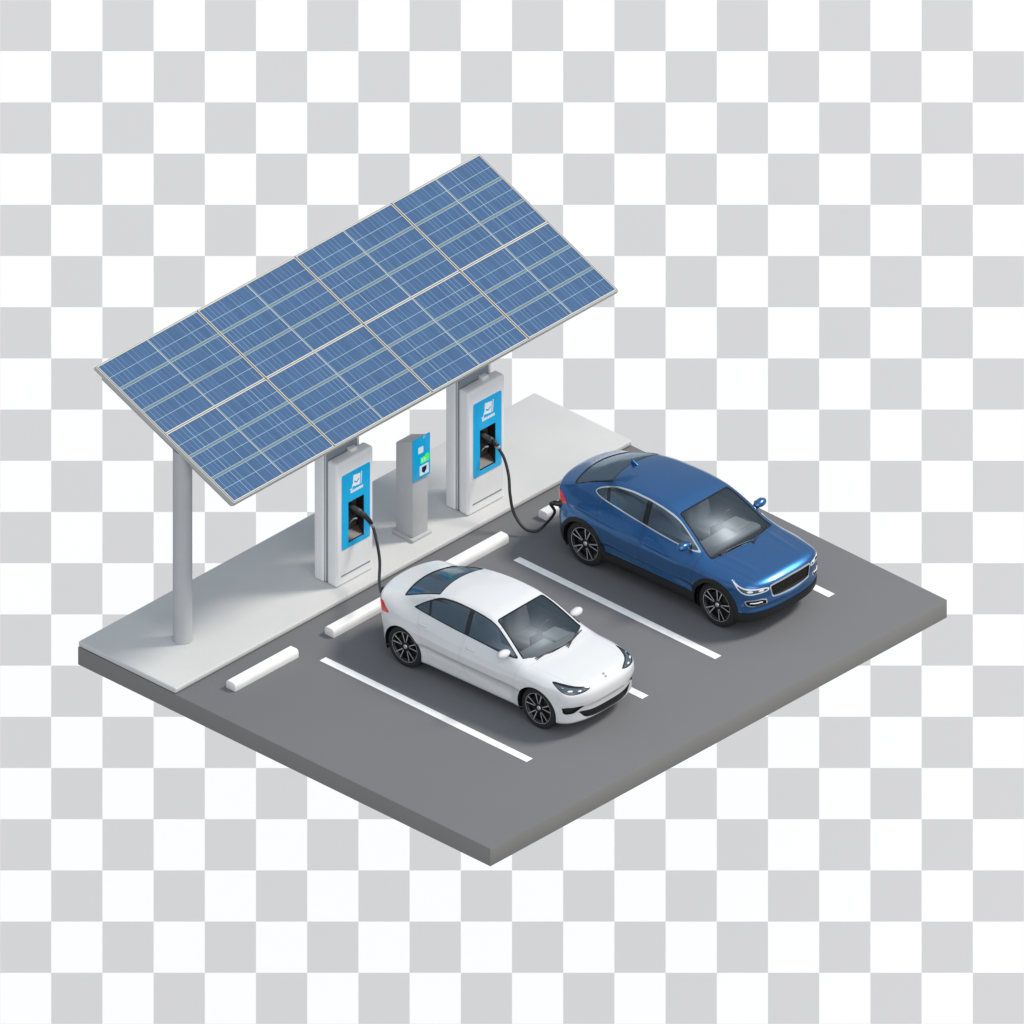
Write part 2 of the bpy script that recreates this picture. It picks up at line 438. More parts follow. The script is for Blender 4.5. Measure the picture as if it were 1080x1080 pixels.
# ------------------------------------------------------------------ cars: an implicit surface, meshed and cut into its panels
def pchip(kn):
    kn = sorted(kn); X = np.array([k[0] for k in kn], float); Y = np.array([k[1] for k in kn], float)
    h = np.diff(X); d = np.diff(Y)/h; m = np.zeros(len(X))
    m[0], m[-1] = d[0], d[-1]
    for i in range(1, len(X)-1):
        if d[i-1]*d[i] > 0:
            w1, w2 = 2*h[i]+h[i-1], h[i]+2*h[i-1]; m[i] = (w1+w2)/(w1/d[i-1]+w2/d[i])
    def f(x):
        x = np.asarray(x, float); xc = np.clip(x, X[0], X[-1])
        i = np.clip(np.searchsorted(X, xc)-1, 0, len(X)-2)
        t = (xc-X[i])/h[i]
        r = (Y[i]*(1+2*t)*(1-t)**2 + h[i]*m[i]*t*(1-t)**2 + Y[i+1]*t*t*(3-2*t) + h[i]*m[i+1]*t*t*(t-1))
        return r + np.where(x < X[0], (x-X[0])*m[0], 0) + np.where(x > X[-1], (x-X[-1])*m[-1], 0)
    return f
def smax(a, b, k):
    h = np.maximum(k-np.abs(a-b), 0)/k
    return np.maximum(a, b) + h*h*k*.25
def smin(a, b, k): return -smax(-a, -b, k)
def poly_sd(px, py, poly, rounds=2):
    P = [np.array(p, float) for p in poly]
    for _ in range(rounds):
        Q = []
        for i in range(len(P)):
            a, c = P[i], P[(i+1) % len(P)]; Q += [a*.8+c*.2, a*.2+c*.8]
        P = Q
    d = np.full(px.shape, 1e9); ins = np.zeros(px.shape, bool)
    for i in range(len(P)):
        a, c = P[i], P[(i+1) % len(P)]; e = c-a
        wx, wy = px-a[0], py-a[1]
        t = np.clip((wx*e[0]+wy*e[1])/(e@e+1e-12), 0, 1)
        d = np.minimum(d, (wx-e[0]*t)**2 + (wy-e[1]*t)**2)
        c1 = (a[1] > py) != (c[1] > py)
        xi = (c[0]-a[0])*(py-a[1])/((c[1]-a[1]) or 1e-12)+a[0]
        ins ^= c1 & (px < xi)
    d = np.sqrt(d); return np.where(ins, -d, d)

class Car:
    def __init__(s, C):
        s.C = C
        s.zt, s.zr = pchip(C['zt']), pchip(C['zr'])
        s.wp, s.sz = pchip(C['wp']), pchip(C['sz'])
        s.xf, s.xr, s.wg = pchip(C['xf']), pchip(C['xr']), pchip(C['wg'])
    def xe(s, x, ay):
        return x + np.tanh(x/.45)*np.where(x > 0, s.C['bowf'], s.C['bowr'])*ay**2
    def F(s, P):
        C = s.C; x, y, z = P[:,0], P[:,1], P[:,2]; ay = np.sqrt(y*y+1e-6)
        q = np.clip(ay/.86, 0, 1.3)
        # lower body
        top = z - (s.zt(x) - C['crown']*q**2.4)
        if C.get('hoodline'):
            a, dpt = C['hoodline']; u = np.clip((x-.95)/.3, 0, 1)*np.clip((2.0-x)/.3, 0, 1)
            yl = a + .07*(2.0-x)
            top = top - dpt*u*np.exp(-((ay-yl)/.045)**2)
        W = s.wp(x)*s.sz(z)
        for wx in (-C['wb']/2, C['wb']/2):
            d = np.sqrt((x-wx)**2 + (z-C['wr'])**2)
            tt = np.clip((C['flare_r']-d)/.20, 0, 1); W = W + C['flare']*tt*tt*(3-2*tt)
        mid = np.clip((C['wb']/2-.35-np.abs(x))/.25, 0, 1); mid = mid*mid*(3-2*mid)
        W = W - C['dent']*mid*np.exp(-((z-(C['dent_z']-.045*x))/.085)**2)
        W = W + C['sill']*mid*np.exp(-((z-C['sill_z'])/.07)**2)
        W = W + C['shoulder']*np.exp(-np.sqrt((z-(C['sh_z']-.03*x))**2+.00005)/.055)*np.clip((1.9-np.abs(x))/.4, 0, 1)
        side = ay - W
        ff = x - (s.xf(z) - C['ffb']*np.clip(ay/.8, 0, 1.4)**C['ffe'])
        rr = (s.xr(z) + C['rrb']*np.clip(ay/.8, 0, 1.4)**2.4) - x
        bot = (C['zb'] + .06*np.clip(np.abs(x)-1.7, 0, 1)) - z
        f = smax(side, top, C['k_st'])
        f = smax(f, ff, C['k_f']); f = smax(f, rr, C['k_r']); f = smax(f, bot, .07)
        # greenhouse
        roof = z - (s.zr(s.xe(x, ay)) - C['rcrown']*(ay/.6)**2)
        dz = np.clip(z-C['zbelt'], -.3, 1)
        gs = ay - (s.wg(x) - C['tum']*dz - .25*dz*np.abs(dz))
        gh = smax(roof, gs, C['k_g']); gh = smax(gh, .6-z, .05)
        gh = smax(gh, rr+.02, .08)
        return smin(f, gh, C['k_u'])
    def grad(s, P, e=.003):
        g = np.zeros_like(P)
        for a in range(3):
            d = np.zeros(3); d[a] = e; g[:,a] = (s.F(P+d)-s.F(P-d))/(2*e)
        return g
    def project(s, P, it=4):
        P = P.copy()
        for _ in range(it):
            f = s.F(P); g = s.grad(P); n2 = (g*g).sum(1)+1e-9
            st = g*(f/n2)[:,None]; ln = np.linalg.norm(st, axis=1)[:,None]
            P -= st*np.minimum(1, .03/np.maximum(ln, 1e-9))
        return P
    def mesh(s, h=.027):
        xs = np.arange(-2.45, 2.42, h); ny = int(1.08/h); ys = (np.arange(-ny, ny)+.5)*h; zs = np.arange(.05, 1.75, h)
        G = np.stack(np.meshgrid(xs, ys, zs, indexing='ij'), -1); sh = G.shape[:3]
        Fv = s.F(G.reshape(-1,3)).reshape(sh)
        cs = tuple(k-1 for k in sh); S = np.zeros(cs+(3,)); N = np.zeros(cs); quads = []
        for ax in range(3):
            sl0 = [slice(None)]*3; sl1 = [slice(None)]*3; sl0[ax] = slice(0,-1); sl1[ax] = slice(1,None)
            a, c = Fv[tuple(sl0)], Fv[tuple(sl1)]
            I = np.argwhere((a < 0) != (c < 0)); J = I.copy(); J[:,ax] += 1
            fa, fc = Fv[tuple(I.T)], Fv[tuple(J.T)]; t = (fa/(fa-fc))[:,None]
            P = G[tuple(I.T)]*(1-t) + G[tuple(J.T)]*t
            o1, o2 = (ax+1) % 3, (ax+2) % 3; cells = []
            for d1, d2 in ((-1,-1),(0,-1),(0,0),(-1,0)):
                K = I.copy(); K[:,o1] += d1; K[:,o2] += d2; cells.append(K)
                np.add.at(S, tuple(K.T), P); np.add.at(N, tuple(K.T), 1)
            quads.append((np.stack(cells, 1), fa < fc))
        ok = N > 0; idx = -np.ones(cs, int); idx[ok] = np.arange(ok.sum())
        V = S[ok]/N[ok][:,None]; T = []
        for Q, o in quads:
            q = idx[Q[...,0], Q[...,1], Q[...,2]]; q = np.where(o[:,None], q, q[:,::-1])
            T += [q[:,[0,1,2]], q[:,[0,2,3]]]
        s.V = s.project(V, 5); s.T = np.concatenate(T)
    def split(s, fn):
        """cut the triangles along fn(P) = 0"""
        V, T = s.V, s.T; f = fn(V); f = np.where(np.abs(f) < 1e-5, 1e-5, f); sg = f > 0
        ts = sg[T]; c = ts.sum(1); mix = (c == 1) | (c == 2)
        if not mix.any(): return
        M = T[mix]; ms = sg[M]; lone = np.where(c[mix] == 1, np.argmax(ms, 1), np.argmin(ms, 1))
        r = np.arange(len(M)); a, b_, c_ = M[r, lone], M[r, (lone+1) % 3], M[r, (lone+2) % 3]
        E = np.concatenate([np.stack([a, b_], 1), np.stack([a, c_], 1)]); E.sort(axis=1)
        U, inv = np.unique(E, axis=0, return_inverse=True); inv = inv.reshape(-1)
        A, Bp = V[U[:,0]], V[U[:,1]]; lo, hi = np.zeros(len(U)), np.ones(len(U)); flo = f[U[:,0]]
        for _ in range(12):
            mdl = (lo+hi)/2; fm = fn(A+(Bp-A)*mdl[:,None]); same = (fm > 0) == (flo > 0)
            lo = np.where(same, mdl, lo); hi = np.where(same, hi, mdl)
        t = np.clip((lo+hi)/2, .02, .98); NV = s.project(A+(Bp-A)*t[:,None], 1)
        o = len(V); n = len(M); p_, q_ = o+inv[:n], o+inv[n:]
        s.V = np.concatenate([V, NV])
        s.T = np.concatenate([T[~mix], np.stack([a, p_, q_], 1), np.stack([p_, b_, c_], 1), np.stack([p_, c_, q_], 1)])
    def emit(s, mask, name, parent, mats, off=0, mi=None, wall=True):
        T = s.T[mask]
        if len(T) == 0: return None
        used, inv = np.unique(T, return_inverse=True); T2 = inv.reshape(-1, 3)
        V = s.V[used]; Nn = s.grad(V); Nn /= np.linalg.norm(Nn, axis=1)[:,None]
        P = V + Nn*off; faces = T2.tolist(); mi = list(mi[mask]) if mi is not None else [0]*len(T)
        norms = Nn.tolist(); verts = P.tolist(); nsm = len(faces)
        if off < 0 and wall:
            from collections import Counter
            ed = {}
            for t in T2:
                for i in range(3):
                    k = (t[i], t[(i+1) % 3]); 
                    if (k[1], k[0]) in ed: del ed[(k[1], k[0])]
                    else: ed[k] = 1
            mp_ = {}
            def top(i):
                if i not in mp_: mp_[i] = len(verts); verts.append((V[i]-Nn[i]*.0005).tolist()); norms.append(Nn[i].tolist())
                return mp_[i]
            for (i, j) in ed: faces.append([int(j), int(i), top(i), top(j)]); mi.append(len(mats)-1)
        me = bpy.data.meshes.new(name); me.from_pydata(verts, [], faces)
        for mm in mats: me.materials.append(MATS[mm])
        me.polygons.foreach_set('material_index', [int(k) for k in mi])
        me.polygons.foreach_set('use_smooth', [i < nsm for i in range(len(faces))])
        if off >= 0 or not wall: me.normals_split_custom_set_from_vertices(norms)
        else:
            ln = []
            for pi, f in enumerate(faces):
                for v in f: ln.append(norms[v] if pi < nsm else (0,0,0))
            me.normals_split_custom_set(ln)
        me.update()
        o = bpy.data.objects.new(name, me); COL.objects.link(o); o.parent = parent
        return o
    def surf(s, x, y, z):
        return Vector(s.project(np.array([[x, y, z]], float), 8)[0])
    def normal(s, p):
        g = s.grad(np.array([p[:]], float))[0]; return Vector(g).normalized()

def wheel_parts(root, C, wx, side):
    """side -1: right-hand side (y<0), +1: left"""
    Rw, y = C['wr'], C['track']*side
    o = side
    w = MB(); w.lathe([(0,o*.0),(.20,o*.0),(.20,-o*.02),(0,-o*.02)], 'black_plastic', 40, 'y')
    w.lathe([(0,-o*.02),(.09,-o*.02),(.09,-o*.16),(0,-o*.16)], 'black_plastic', 24, 'y')
    wh = w.build('wheel', root, loc=(wx, y-o*.06, Rw))
    rr = C['rim']
    ty = MB()
    prof = [(rr-.01, .105*o), (rr+.012, .118*o), (rr+.03, .122*o), (Rw-.035, .118*o), (Rw-.012, .10*o), (Rw-.002, .075*o)]
    for g_ in (.045, .0, -.045):
        prof += [(Rw, (g_+.012)*o), (Rw-.008, (g_+.009)*o), (Rw-.008, (g_-.009)*o), (Rw, (g_-.012)*o)]
    prof += [(Rw-.004, -.085*o), (Rw-.02, -.105*o), (rr, -.115*o)]
    ty.lathe(prof, 'rubber', 64, 'y', (0, -o*.045, 0)); ty.build('tyre', wh)
    r = MB(); fy = o*.06
    r.lathe([(rr-.012, fy), (rr+.004, fy+o*.006), (rr+.006, fy-o*.004), (rr-.02, fy-o*.03), (rr-.03, -o*.14)], 'rim_black', 64, 'y')
    r.lathe([(rr-.004, fy+o*.0065), (rr+.0035, fy+o*.0075), (rr+.0045, fy+o*.003)], 'rim_silver', 64, 'y')
    r.lathe([(0, fy), (.03, fy), (.036, fy-o*.006), (.036, fy-o*.04)], 'rim_silver', 24, 'y')
    r.lathe([(.036, fy-o*.012), (.075, fy-o*.016), (.08, fy-o*.05)], 'rim_black', 24, 'y')
    n = C['spokes']
    for k in range(n):
        a0 = 2*PI*k/n + C['sp0']
        for dd in C['sp_d']:
            a1, a2 = a0 + dd*.35, a0 + dd
            ca, sa, cb, sb = math.cos(a1), math.sin(a1), math.cos(a2), math.sin(a2)
            p0, p1 = Vector((ca*.055, 0, sa*.055)), Vector((cb*(rr-.012), 0, sb*(rr-.012)))
            d = (p1-p0).normalized(); nn = Vector((-d.z, 0, d.x))
            w0, w1 = C['sp_w']
            yo, yi = fy-o*.010, fy+o*.001
            q = [p0-nn*w0, p0+nn*w0, p1+nn*w1, p1-nn*w1]
            vs = [(v.x, (yo if i in (0,1) else yi), v.z) for i, v in enumerate(q)] + [(v.x, (yo if i in (0,1) else yi)-o*.035, v.z) for i, v in enumerate(q)]
            fs = [(4,5,6,7),(0,1,5,4),(1,2,6,5),(2,3,7,6),(3,0,4,7)]
            r.add(vs, fs, 'rim_black')
            # machined face
            q = [p0-nn*w0*.55+d*.02, p0+nn*w0*.55+d*.02, p1+nn*w1*.78, p1-nn*w1*.78]
            vs = [(v.x, (yo if i in (0,1) else yi)+o*.0012, v.z) for i, v in enumerate(q)]
            r.add(vs, [(0,1,2,3)], 'rim_silver')
    r.build('rim', wh)
    # wheel arch liner
    b = MB(); Ra = C['arch']+.012
    yin, yout = side*.50, side*(C['liner'])
    vs, fs = [], []; seg = 28
    for k in range(seg+1):
        a = math.radians(-25) + (PI+math.radians(50))*k/seg
        for yy in (yin, yout): vs.append((wx+Ra*math.cos(a), yy, Rw+Ra*math.sin(a)))
    for k in range(seg): fs.append((2*k, 2*k+1, 2*k+3, 2*k+2))
    vs.append((wx, yin, Rw)); c = len(vs)-1
    for k in range(seg): fs.append((2*k, 2*k+2, c))
    b.add(vs, fs, 'black_plastic'); b.build('wheel_arch_liner', root)

def build_car(C, loc, yaw, label, cat, name):
    root = empty(name, loc, yaw); tag(root, label, cat, 'electric cars charging in the bays')
    K = Car(C); K.mesh()
    body, shut = C['paint'], C['shut']
    hw = C['wb']/2
    X = lambda P: P[:,0]
    A = lambda P: np.abs(P[:,1])
    Z = lambda P: P[:,2]
    Q = lambda P: (P[:,0]-np.abs(P[:,1]))*.7071          # along the front corner
    QR = lambda P: (-P[:,0]-np.abs(P[:,1]))*.7071        # along the rear corner
    XE = lambda P: K.xe(P[:,0], np.abs(P[:,1]))
    far = 1.0
    def arch(P): return np.minimum(np.hypot(X(P)-hw, Z(P)-C['wr']), np.hypot(X(P)+hw, Z(P)-C['wr']))
    f_arch = lambda P: np.maximum(arch(P)-C['arch'], .5-A(P))
    f_clad = lambda P: np.maximum(arch(P)-C['arch']-C['clad_w'], .5-A(P))
    f_side0 = lambda P: np.maximum(poly_sd(X(P), Z(P), C['side_poly']), .40-A(P))
    ws0, ws1, wh0, wh1 = C['ws']
    f_ws = lambda P: smax(smax(np.maximum(ws0-XE(P), -10), XE(P)-ws1, .02), A(P)-(wh0+(wh1-wh0)*(XE(P)-ws0)/(ws1-ws0)), .05)
    f_wsx = lambda P: np.maximum(ws0-XE(P), A(P)-(wh0+(wh1-wh0)*(XE(P)-ws0)/(ws1-ws0)))
    f_side = lambda P: smax(f_side0(P), C['apil']-f_wsx(P), .03)
    rs0, rs1, rh0, rh1 = C['rs']     # rear glass: rs0 top (closer to centre), rs1 bottom
    f_rs = lambda P: smax(smax(XE(P)-rs0, rs1-XE(P), .02), A(P)-(rh0+(rh1-rh0)*(XE(P)-rs0)/(rs1-rs0)), .03)
    f_hl = lambda P: np.maximum(poly_sd(Q(P), Z(P), C['hl_poly']), 1.3-X(P))
    f_tl = lambda P: np.maximum(poly_sd(QR(P), Z(P), C['tl_poly'], 1), 1.3+X(P))
    f_fog = lambda P: np.maximum(poly_sd(Q(P), Z(P), C['fog_poly'], 1), 1.3-X(P))
    f_gr = lambda P: np.maximum(poly_sd(A(P), Z(P), C['gr_poly'], 1), 1.3-X(P))
    f_hood = lambda P: np.maximum.reduce([1.0*(X(P)*0) + (C['hood'][0]-XE(P)), A(P)-(C['hood'][1]-(X(P)-1)*C['hood'][2]), C['hood_z']-Z(P)])
    f_fd = lambda P: np.maximum(poly_sd(X(P), Z(P), C['fdoor'], 1), .5-A(P))
    f_rd = lambda P: np.maximum(poly_sd(X(P), Z(P), C['rdoor'], 1), .5-A(P))
    f_port = lambda P: np.hypot(np.hypot(P[:,0]-C['port'][0], P[:,2]-C['port'][2]), (P[:,1]-C['port'][1])*.5) - C['port_r']
    cuts = [(f_arch, 0), (f_side, 0), (f_side, -C['trim']), (f_ws, 0), (f_ws, -.022), (f_rs, 0), (f_rs, -.02),
            (f_hl, 0), (f_hl, -C['hl_rim']), (f_tl, 0), (f_fog, 0), (f_fog, -C['fog_rim']), (f_gr, 0), (f_gr, -C['gr_rim'])]
    if C['clad_w']: cuts += [(f_clad, 0), (lambda P: Z(P)-C['clad_z'], 0), (lambda P: np.maximum(Z(P)-C['bump_z'], .0-9), 0)]
    sw = C['shut_w']
    for f in (f_hood, f_fd, f_rd): cuts += [(f, -sw), (f, 0)]
    for xb in C['pillars']: cuts += [(lambda P, xb=xb: X(P)-xb[0]-(1.2-Z(P))*xb[2], 0), (lambda P, xb=xb: X(P)-xb[1]-(1.2-Z(P))*xb[2], 0)]
    for f, iso in cuts: K.split(lambda P, f=f, iso=iso: f(P)-iso)
    Cn = K.V[K.T].mean(1); n = len(Cn); free = np.ones(n, bool)
    a_ = f_arch(Cn); free &= a_ > 0
    xc, yc, zc = Cn[:,0], Cn[:,1], Cn[:,2]
    def take(m):
        nonlocal free
        m = m & free; free = free & ~m; return m
    em = K.emit
    # glazing
    sd = f_side(Cn); up = zc > 1.0
    trim = take((sd < 0) & (sd > -C['trim']))
    pil = []
    for xb in C['pillars']:
        xx = xc-(1.2-zc)*xb[2]; pil.append(take((sd < 0) & (xx > xb[0]) & (xx < xb[1])))
    for s_ in (-1, 1):
        ysd = (yc*s_ > 0)
        em(trim & ysd, 'window_trim', root, [C['trim_mat']], .004)
        for pm in pil: em(pm & ysd, 'pillar', root, ['gloss_black'], -.004)
        (a0, _, sl0), (a1, _, sl1) = C['pillars']; q0 = xc-(1.2-zc)*sl0 > a0; q1 = xc-(1.2-zc)*sl1 > a1
        for part in (q0, ~q0 & q1, ~q1):
            m = take((sd < 0) & ysd & part)
            em(m, 'side_window', root, ['glass_side', 'gloss_black'], -.008)
    w_ = f_ws(Cn); wm = take((w_ < 0) & (w_ > -.022) & up); gm = take((w_ < 0) & up)
    em(wm, 'windshield_frame', root, ['gloss_black'], -.003)
    WS = em(gm, 'windshield', root, ['glass_front', 'gloss_black'], -.008)
    w_ = f_rs(Cn); wm = take((w_ < 0) & (w_ > -.02) & up); gm = take((w_ < 0) & up)
    em(wm, 'rear_window_frame', root, ['gloss_black'], -.003)
    em(gm, 'rear_window', root, ['glass_side', 'gloss_black'], -.008)
    # lamps
    w_ = f_hl(Cn); rim = take((w_ < 0) & (w_ > -C['hl_rim'])); g_ = take(w_ < 0)
    mi = np.zeros(n, int)
    for s_ in (-1, 1):
        hl = em(g_ & (yc*s_ > 0), 'headlight', root, ['lamp_dark', 'gloss_black'], -.012)
        if C['hl_chrome']: em(rim & (yc*s_ > 0), 'light_strip', hl, ['lamp_clear'], .002)
        else: em(rim & (yc*s_ > 0), 'light_rim', hl, ['gloss_black'], .0)
        if hl:
            for (q, z, r1, r2, mm) in C['bulbs']:
                bb = MB()
                # point on the surface along the corner direction
                y0 = .6; p = None; best = 9
                for yy in np.linspace(.2, .85, 66):
                    xq = q/.7071+yy; f_ = abs(K.F(np.array([[xq, yy, z]]))[0])
                    if f_ < best: best, p = f_, Vector((xq, yy, z))
                nn = K.normal(p); p = p-nn*.004; p.y *= s_; nn.y *= s_
                M = Matrix.Translation(p) @ nn.to_track_quat('Z', 'Y').to_matrix().to_4x4() @ Matrix.Diagonal((r1, r2, .012, 1))
                bm = bmesh.new(); bmesh.ops.create_uvsphere(bm, u_segments=16, v_segments=8, radius=1); bb.addbm(bm, mm, True, M)
                bb.build('projector', hl)
    w_ = f_tl(Cn); g_ = take(w_ < 0)
    for s_ in (-1, 1): em(g_ & (yc*s_ > 0), 'taillight', root, ['red_lens'], .004)
    w_ = f_fog(Cn); rim = take((w_ < 0) & (w_ > -C['fog_rim'])); g_ = take(w_ < 0)
    for s_ in (-1, 1):
        fo = em(g_ & (yc*s_ > 0), C['fog_name'], root, ['black_plastic', 'black_plastic'], -.03)
        if fo: em(rim & (yc*s_ > 0), 'surround', fo, [C['fog_mat']], .003)
        if C['fog_mat'] == 'chrome' and fo:
            bb = MB(); pts = []
            for t_ in np.linspace(0, 1, 7):
                q = C['fog_bar'][0]*(1-t_)+C['fog_bar'][1]*t_; z = C['fog_bar'][2]; best = 9
                for yy in np.linspace(.2, .85, 66):
                    f_ = abs(K.F(np.array([[q/.7071+yy, yy, z]]))[0])
                    if f_ < best: best, p = f_, Vector((q/.7071+yy, yy, z))
                nn = K.normal(p); p = p-nn*.008; p.y *= s_; pts.append(p)
            bb.tube(pts, .010, 'lamp_clear', 8); bb.build('fog_lamp', fo)
    w_ = f_gr(Cn); rim = take((w_ < 0) & (w_ > -C['gr_rim'])); g_ = take(w_ < 0)
    gr = em(g_, C['gr_name'], root, [C['gr_mat'], 'black_plastic'], -.03)
    em(rim, 'surround', gr, [C['gr_rim_mat']], .004)
    if C['gr_mesh']:
        bb = MB(); zz = [p[1] for p in C['gr_poly']]; yw = max(p[0] for p in C['gr_poly'])
        z0, z1 = min(zz), max(zz); r = random.Random(1)
        nz_ = 7; ny_ = 30
        for i in range(1, nz_):
            zc_ = z0+(z1-z0)*i/nz_; pts = [K.surf(K.xf(zc_) - C['ffb']*(abs(y)/.8)**C['ffe'], y, zc_)+Vector((-.022,0,0)) for y in np.linspace(-yw+.07, yw-.07, 15)]
            bb.tube(pts, .004, 'black_plastic', 6)
        for i in range(nz_):
            for j in range(ny_):
                y = -yw+2*yw*(j+.5+(i % 2)*.5)/ny_; z = z0+(z1-z0)*(i+.5)/nz_
                if abs(y) > yw-.03: continue
                if poly_sd(np.array([abs(y)]), np.array([z]), C['gr_poly'], 1)[0] > -C['gr_rim']-.008: continue
                p = K.surf(K.xf(z) - C['ffb']*(abs(y)/.8)**C['ffe'], y, z)
                bb.box(p.x-.026, p.x-.012, y-.009, y+.009, z-.006, z+.006, 'black_plastic')
        bb.build('mesh_insert', gr)
    # cladding
    if C['clad_w']:
        cl = take((f_clad(Cn) < 0) | ((zc < C['clad_z']) & (np.abs(xc) < hw+.2)) | (zc < C['bump_z']))
        em(cl, 'lower_cladding', root, ['cladding'], .006)
    # hood, doors
    w_ = f_hood(Cn); hs = (w_ < 0) & (w_ > -sw) & (zc > C['hood_z']) & (xc > 1.0) & free
    hm = take((w_ < -sw) & (xc > 1.0))
    em(hm, 'hood', root, [body], 0)
    shm = hs.copy(); doors = {}
    for nm, f in (('fd', f_fd), ('rd', f_rd)):
        w_ = f(Cn); shm |= (w_ < 0) & (w_ > -sw) & free
        for s_ in (-1, 1):
            m = take((w_ < -sw) & (yc*s_ > 0)); doors[nm, s_] = em(m, 'door', root, [body], 0)
    mi = shm.astype(int)
    em(free, 'body', root, [body, shut], 0, mi)
    # handles
    for (nm, s_), d in doors.items():
        hx, hz = C['handles'][nm]; b = MB(); pts = []
        for t_ in np.linspace(-.085, .085, 9):
            p = K.surf(hx+t_, s_*.86, hz); nn = K.normal(p)
            pts.append(p + nn*(.004 + .016*math.cos(t_/.085*PI/2)**.5))
        b.tube(pts, .011, C['handle_mat'], 8); b.build('handle', d)
    # wheels
    for wx in (-hw, hw):
        for s_ in (-1, 1): wheel_parts(root, C, wx, s_)
    # underbody
    b = MB(); b.box(-2.0, 1.9, -.49, .49, .2, C['zb']+.02, 'black_plastic')
    b.build('underbody', root)
    # cabin
    b = MB(); zf = .42
    b.box(-1.5, 1.2, -.66, .66, zf, zf+.02, 'cabin_dark')
    for s_ in (-1, 1): b.box(-1.5, .80, s_*.665, s_*.69, zf, C['belt_in'], 'cabin_dark')
    b.box(-1.9, -1.3, -.6, .6, C['belt_in']-.08, C['belt_in']-.06, 'cabin_dark')
    b.build('cabin_tub', root)
    b = MB(); zb_ = C['belt_in']
    b.box(.62, 1.00, -.60, .60, zb_-.18, zb_-.08, 'dash_grey', bev=.04, seg=3)
    b.box(.55, .88, .15, .50, zb_-.14, zb_-.04, 'dash_grey', bev=.04, seg=3)
    b.box(.58, .62, -.12, .14, zb_-.14, zb_+.02, 'gloss_black', bev=.008)
    da = b.build('dashboard', root)
    b = MB()
    pts = [(.50+.05*math.sin(a), .33+.17*math.cos(a), zb_-.06+.17*math.sin(a)) for a in np.linspace(0, 2*PI, 25)]
    b.tube(pts, .014, 'black_plastic', 8, False)
    b.tube([(.66,.33,zb_-.12),(.50,.33,zb_-.06)], .035, 'black_plastic'); b.build('steering_wheel', root)
    def seat(x, y, w):
        b = MB(); zs = zb_-.36
        b.box(x-.05, x+.45, y-w, y+w, zs-.1, zs+.06, C['seat'], bev=.05, seg=3)
        M = Matrix.Translation((x, 0, zs)) @ Matrix.Rotation(math.radians(-16), 4, 'Y')
        b.box(-.08, .05, y-w, y+w, 0, .50, C['seat'], bev=.045, seg=3, M=M)
        for yy in ([y] if w < .35 else [y-.36, y+.36]):
            b.box(-.06, .03, yy-.12, yy+.12, .50, .66, C['seat'], bev=.04, seg=3, M=M)
        b.build('seat', root)
    seat(-.02, .34, .24); seat(-.02, -.34, .24); seat(-.88, 0, .58)
    # mirrors
    for s_ in (-1, 1):
        mx, my, mz = C['mirror']
        bm = bmesh.new(); bmesh.ops.create_uvsphere(bm, u_segments=24, v_segments=14, radius=1)
        for v in bm.verts:
            c = v.co; c.x = c.x if c.x > 0 else max(c.x, -.55)
            k = 1 + .18*c.y
            v.co = Vector((c.x*.075, s_*c.y*.130, c.z*.063*k))
        b = MB(); b.addbm(bm, body, True)
        mr_ = b.build('mirror', root, loc=(mx, s_*my, mz))
        b = MB(); b.tube([(.0, -s_*.12, -.05), (.01, -s_*.08, -.05), (.01, -s_*.02, -.03)], [.028,.022,.03], C['stalk'], 10); b.build('mirror_stalk', mr_)
        b = MB(); b.prism([(s_*-.085,-.045),(s_*.09,-.05),(s_*.10,.03),(s_*.06,.05),(s_*-.08,.04)], 'x', -.052, -.049, 'chrome'); b.build('mirror_glass', mr_)
    # wipers
    for (ya, yb, xa, xb) in C['wipers']:
        b = MB(); pts = []
        for t_ in np.linspace(0, 1, 9):
            y = ya+(yb-ya)*t_; x = xa+(xb-xa)*t_; x0 = x
            z = K.zr(np.array([K.xe(np.array([x]), np.array([abs(y)]))[0]]))[0]
            p = K.surf(x, y, z); pts.append(p + K.normal(p)*.012)
        b.tube(pts, .009, 'black_plastic', 6)
        b.tube([pts[0]+Vector((.03,0,-.01)), pts[3]], .007, 'black_plastic', 6)
        b.build('wiper', root)
    if C['fin']:
        p = K.surf(C['fin'], 0, 1.6); b = MB()
        b.prism([(p.x-.09, p.z-.01), (p.x+.08, p.z-.01), (p.x-.03, p.z+.045), (p.x-.085, p.z+.075)], 'y', -.014, .014, 'paint_blue', bev=.006); b.build('antenna_fin', root)
    # emblem on the nose
    p = K.surf(C['badge'][0], 0, C['badge'][1]); nn = K.normal(p)
    M = Matrix.Translation(p+nn*.002) @ nn.to_track_quat('Z', 'Y').to_matrix().to_4x4()
    b = MB()
    if C['badge_on']:
        b.box(-.02, .02, -.045, -.008, -.004, .004, 'gap_grey', M=M); b.box(-.02, .02, .008, .045, -.004, .004, 'gap_grey', M=M)
        b.build('badge', root)
    # rear number plate recess and bumper reflector (far from the camera)
    b = MB(); p = K.surf(-2.3, 0, .62); b.box(p.x-.012, p.x+.02, -.26, .26, .56, .67, 'logo_white', bev=.004); b.build('number_plate', root)
    # charging port
    pp = K.surf(*C['port']); nn = K.normal(pp)
    M = Matrix.Translation(pp) @ nn.to_track_quat('Z', 'Y').to_matrix().to_4x4()
    bm = bmesh.new(); bmesh.ops.create_cone(bm, cap_ends=True, segments=28, radius1=C['port_r'], radius2=C['port_r']*.93, depth=.02)
    b = MB(); b.addbm(bm, 'black_plastic', True, M); b.build('charging_port', root)
    return root, K, pp, nn

